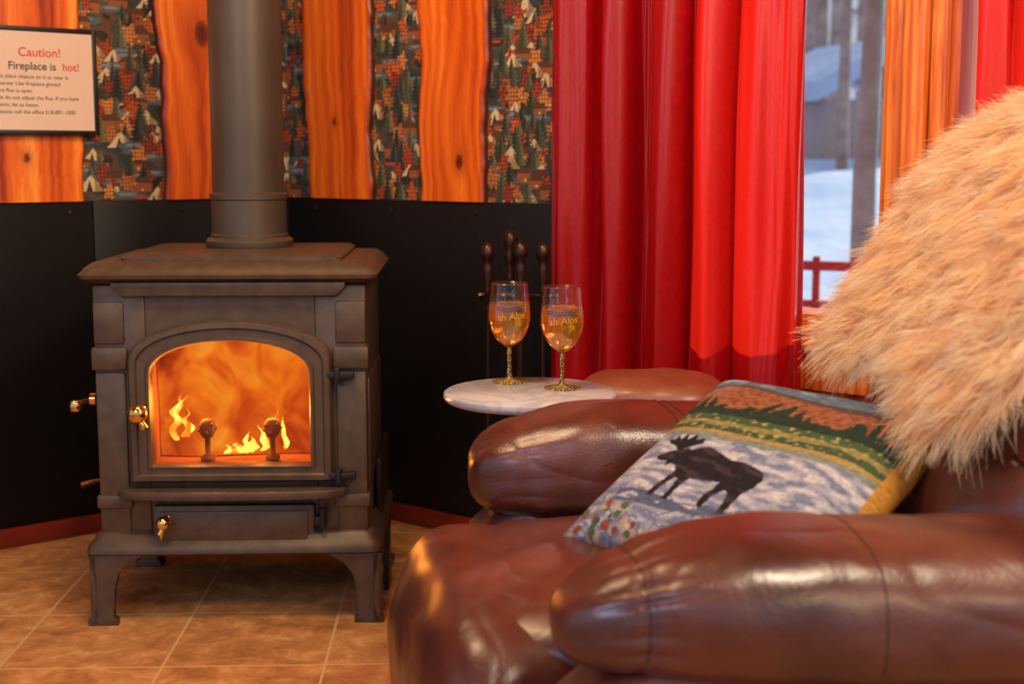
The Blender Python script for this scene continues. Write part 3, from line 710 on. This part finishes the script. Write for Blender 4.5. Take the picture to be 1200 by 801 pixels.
for k in range(SG_):
    f=k/(SG_-1)
    p=P0+d0*(Ln*f)[:,None]+np.array([0,0,-1.])*(Ln*f*f*.38)[:,None]+curl*(Ln*f*f*.15)[:,None]+(ctr-P0)*(f*f*.75)
    w=.00085*(1-.85*f)
    V[:,k,0]=p-side*w; V[:,k,1]=p+side*w
nst=NC*K; base=np.arange(nst)[:,None]*SG_*2+np.arange(SG_-1)[None,:]*2
F=np.stack([base,base+1,base+3,base+2],-1).reshape(-1,4)
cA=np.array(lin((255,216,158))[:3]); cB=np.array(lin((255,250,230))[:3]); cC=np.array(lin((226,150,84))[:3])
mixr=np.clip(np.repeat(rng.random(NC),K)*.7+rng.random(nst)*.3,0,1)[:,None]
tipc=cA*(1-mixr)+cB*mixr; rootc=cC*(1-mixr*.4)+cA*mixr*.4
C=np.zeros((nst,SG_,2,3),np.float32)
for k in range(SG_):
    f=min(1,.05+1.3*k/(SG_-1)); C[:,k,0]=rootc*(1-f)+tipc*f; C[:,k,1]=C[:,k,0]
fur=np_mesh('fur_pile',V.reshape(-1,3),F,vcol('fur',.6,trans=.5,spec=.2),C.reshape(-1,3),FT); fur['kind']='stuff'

# ------------------------------------------------------------ pillow
def pip(X,Y,poly):
    ins=np.zeros(X.shape,bool); n=len(poly)
    for i in range(n):
        x1,y1=poly[i]; x2,y2=poly[(i+1)%n]
        if y1==y2: continue
        c=((Y<y1)!=(Y<y2))&(X<(x2-x1)*(Y-y1)/(y2-y1)+x1); ins^=c
    return ins
moose=[(.02,.64),(.04,.58),(.10,.565),(.15,.57),(.175,.47),(.205,.55),(.26,.52),(.30,.44),(.295,.30),(.27,.15),(.25,0),(.30,0),(.325,.15),(.36,.33),(.395,.32),(.40,.12),(.385,0),(.435,0),(.45,.15),(.475,.36),(.60,.38),(.71,.41),(.715,.30),(.68,.18),(.69,0),(.74,0),(.745,.17),(.80,.32),(.84,.27),(.86,.12),(.86,0),(.91,0),(.92,.15),(.93,.32),(.97,.45),(.985,.60),(.94,.70),(.80,.75),(.65,.76),(.52,.82),(.42,.87),(.34,.83),(.28,.78),(.24,.81),(.22,.77),(.19,.77),(.10,.72)]
antl=[(.16,.75),(.10,.82),(.02,.85),(-.02,.94),(.04,.91),(.05,1.0),(.10,.92),(.13,1.03),(.17,.93),(.22,1.04),(.25,.94),(.31,1.0),(.33,.90),(.26,.84),(.21,.78)]
n=230; U,Vv=np.meshgrid(np.linspace(0,1,n),np.linspace(0,1,n))
nf=lambda sx,sy,sd: np.array([[noise.noise(Vector((u*sx,v*sy,sd))) for u in np.linspace(0,1,n)] for v in np.linspace(0,1,n)])
n1=nf(7,7,1); n2=nf(40,70,2); n3=nf(12,34,3)
b_=Vv+.015*n1
img=np.zeros((n,n,3)); 
def setc(mask,c,f=1.0): img[mask]=img[mask]*(1-f)+np.array(lin(c)[:3])*f
setc(b_>-1,(146,144,154)); setc((n3>.16),(112,115,136)); setc((n3<-.16),(176,170,170)); setc((b_<.22)&(n2>.1),(104,107,126))
setc(b_>.52+.01*n3,(116,122,106)); setc(b_>.545+.01*n3,(154,124,70)); setc(b_>.565,(62,78,52)); setc((b_>.595+.012*n3),(130,114,66)); setc(b_>.62+.01*n3,(66,82,52))
setc((b_>.57)&(b_<.66)&(n2>.3),(142,126,76))
setc(b_>.655,(38,50,38)); 
spk=.695+.085*np.abs(np.sin(U*44+2*n1))*(.6+.5*np.sin(U*17))+.02*n2
setc(b_>spk,(134,78,52)); setc((b_>spk)&(n2>.15),(104,60,44)); setc((b_>spk)&(n2<-.25),(158,98,62))
setc(b_>.83+.03*np.sin(U*7)+.01*n3,(80,62,56)); setc(b_>.865+.03*np.sin(U*6+1)+.01*n3,(84,100,112)); setc((b_>.89)&(n3>.15),(114,128,138)); setc((b_>.89)&(n3<-.3),(64,80,96))
setc(np.hypot(U-.74,Vv-.945)<.022,(226,222,210))
m1=pip((U-.15)/.48,(Vv-.18)/.33,moose)|pip((U-.15)/.48,(Vv-.18)/.33,antl)
setc((Vv<.195+.01*n1)&(Vv>.14)&(U>.14)&(U<.66)&(n3>-.15),(84,88,106))
setc(m1,(36,29,33)); setc(m1&(n3>.2),(58,46,46))
for k in range(110):
    a=random.uniform(.0,1); 
    q=random.uniform(0,.06) if a>.26 else random.uniform(0,.13)
    c=random.choice([(138,66,54),(186,164,138),(170,146,124),(80,94,64),(160,128,100),(62,76,56)])
    setc(np.hypot(U-a,(Vv-q)*1.0)<random.uniform(.007,.018),c)
setc(U>.965,(178,124,50))
img*= (1+.35*n2[...,None]+.12*rng.standard_normal((n,n,1)))
img=np.clip(img,0,1)
def pilsurf(sign,hs=.206,th=.055):
    X=(U*2-1); Y=(Vv*2-1)
    px=X*hs*(1-.06*(1-Y*Y)*np.abs(X)**2+.0); py=Y*hs*(1-.06*(1-X*X)*np.abs(Y)**2)
    t=th*np.clip((1-X**4),0,1)**.55*np.clip((1-Y**4),0,1)**.55
    t=t+.004*n1*(t/th)
    return np.stack([px,py,sign*t],-1)
A=pilsurf(1).reshape(-1,3); Bk=pilsurf(-1).reshape(-1,3)
i=np.arange(n-1)[:,None]*n+np.arange(n-1)[None,:]
Fa=np.stack([i,i+1,i+n+1,i+n],-1).reshape(-1,4); Fb=Fa[:,::-1]+n*n
cols=np.concatenate([img.reshape(-1,3),np.tile(np.array(lin((186,124,42))[:3]),(n*n,1))])
e1=Vector((.263,-.27,-.012)).normalized(); e2=Vector((.226,.26,.172)); e2=(e2-e1*e2.dot(e1)).normalized(); e3=e1.cross(e2)
cen=Vector((.356,1.868,.526))+e3*.03
pil=np_mesh('throw_pillow',np.concatenate([A,Bk]),np.concatenate([Fa,Fb]),vcol('tapestry',.9,bs=700,bst=.5,bd=.001,spec=.15),cols)
bmx=bmesh.new(); bmx.from_mesh(pil.data); bmesh.ops.remove_doubles(bmx,verts=bmx.verts,dist=1e-5); bmx.to_mesh(pil.data); bmx.free(); pil.data.shade_smooth()
R=Matrix((e1,e2,e3)).transposed().to_4x4(); pil.matrix_world=Matrix.Translation(cen)@R
top(pil,'woven tapestry pillow with a moose by a lake, mustard back','pillow')

# ------------------------------------------------------------ outdoors
M_snow=simple('snow',(150,184,216),(190,210,232),rough=.8,ns=1.2,bs=6,bst=.4,bd=.05)
nx=60; X,Yg=np.meshgrid(np.linspace(-2,22,nx),np.linspace(3.3,40,nx)); 
Zg=np.array([[(-.35+max(0,y-4)*.112+.12*noise.noise(Vector((x*.5,y*.5,0))) if y<16 else 1.0+.02*(y-16)+.1*noise.noise(Vector((x*.4,y*.4,0)))) for x in np.linspace(-2,22,nx)] for y in np.linspace(3.3,40,nx)])
V=np.stack([X,Yg,Zg],-1)
V[...,1]+=np.clip(.2+CY-.8*(X-CX)-Yg,0,None)
g=grid_obj('snow_ground',V,nx,nx,M_snow); struct(g,'snow covered ground outside the cabin','ground')
M_tree=simple('tree_bark',(126,114,106),(176,164,152),rough=.9,ns=6,bs=20,bst=.6,bd=.02)
def tree(x,y,z,h,r,seed):
    rd=random.Random(seed); b=B()
    pts=[(.06*h*.1*noise.noise(Vector((seed,i*.4,0))),0,h*i/12) for i in range(13)]
    b.tube(pts,[r*(1-.07*i) for i in range(13)],10)
    o=b.obj('tree',M_tree,loc=(x,y,z),smooth=60); 
    for k in range(12):
        hz=h*rd.uniform(.2,.9); a=rd.uniform(0,6.28); L=rd.uniform(.3,.8)
        p=[(L*f*math.cos(a),L*f*math.sin(a),hz+L*f*.7+.1*math.sin(f*4+k)) for f in (0,.3,.6,1)]
        B().tube(p,[r*.3,r*.2,r*.12,r*.04],6).obj('branch',M_tree,o,smooth=60)
    top(o,'bare leafless tree standing in the snow','tree','bare trees outside')
for k,(u,y,h,r) in enumerate([(.257,7.2,6,.07),(.240,15,8,.07),(.222,20,9,.12),(.27,23,9,.13),(.232,26,9,.13),(.252,29,9,.15),(.214,31,9,.16),(.265,34,9,.18),(.240,37,9,.18)]):
    zz=-.35+max(0,y-4)*.112 if y<16 else 1+.02*(y-16)
    tree(u*y,y,zz-.1,h,r,k)
SH=B().box((-.9,-.8,0),(.9,.8,.75)).obj('shed',simple('shed_wall',(150,140,134),(176,164,156)),loc=(4.35,17.6,.95),rz=.3,smooth=0); top(SH,'small shed with snow on its roof among the trees','shed')
B().prism([(-1.1,.72),(0,1.25),(1.1,.72),(1.1,.95),(0,1.5),(-1.1,.95)],-1.0,1.0,'y').obj('roof',M_snow,SH,smooth=0)
M_redp=simple('red_paint',(170,40,44),(190,60,60),rough=.6)
b=B()
for x in (0,.16,.32,.48): b.box((x,0,0),(x+.03,.03,.52),.003)
b.box((-.02,-.01,.46),(.53,.04,.50),.003).box((-.02,-.01,.30),(.53,.04,.33),.003)
fe=b.obj('red_railing',M_redp,loc=(1.0,6.0,.06),rz=-.4); top(fe,'red painted wooden railing standing in the snow','railing')

# ------------------------------------------------------------ lights
w=bpy.data.worlds.new('World'); scene.world=w; w.use_nodes=True; nt=w.node_tree; bg=nt.nodes['Background']
bg.inputs[0].default_value=(.68,.81,1,1); bg.inputs[1].default_value=.72
def area(name,loc,tgt,size,e,c):
    l=bpy.data.lights.new(name,'AREA'); l.size=size; l.energy=e; l.color=c
    o=bpy.data.objects.new(name,l); COL.objects.link(o); o.location=loc
    o.rotation_euler=(Vector(tgt)-Vector(loc)).to_track_quat('-Z','Y').to_euler(); return o
area('ceiling_lamp',(-.5,2.1,2.35),(-.5,3.5,.9),.6,42,(1,.70,.40))
area('cool_fill',(-1.3,-.4,2.1),(.2,2.0,.5),.9,24,(.66,.70,1))  # cool fill added for the pale highlights on the leather
area('fur_fill',(.9,.9,2.3),(.8,1.9,.8),.5,38,(1,.82,.58))  # warm fill added from above to brighten the fur throw
area('arm_fill',(1.5,-.3,1.5),(.6,1.5,.5),.4,9,(1,.68,.38))  # warm fill added for the near arm, no standing lamp there
s=bpy.data.lights.new('sun','SUN'); s.energy=6.5; s.color=(1,.90,.76); s.angle=.02
so=bpy.data.objects.new('sun',s); COL.objects.link(so); so.rotation_euler=Vector((-.60,-.66,-.42)).to_track_quat('-Z','Y').to_euler()

# ------------------------------------------------------------ camera
cd_=bpy.data.cameras.new('camera'); cam=bpy.data.objects.new('camera',cd_); COL.objects.link(cam)
cam.location=(0,0,1); cam.rotation_euler=(math.radians(90-7.67),0,0); cd_.lens=48; cd_.sensor_width=36
cd_.dof.use_dof=True; cd_.dof.focus_distance=2.6; cd_.dof.aperture_fstop=4.0
scene.camera=cam
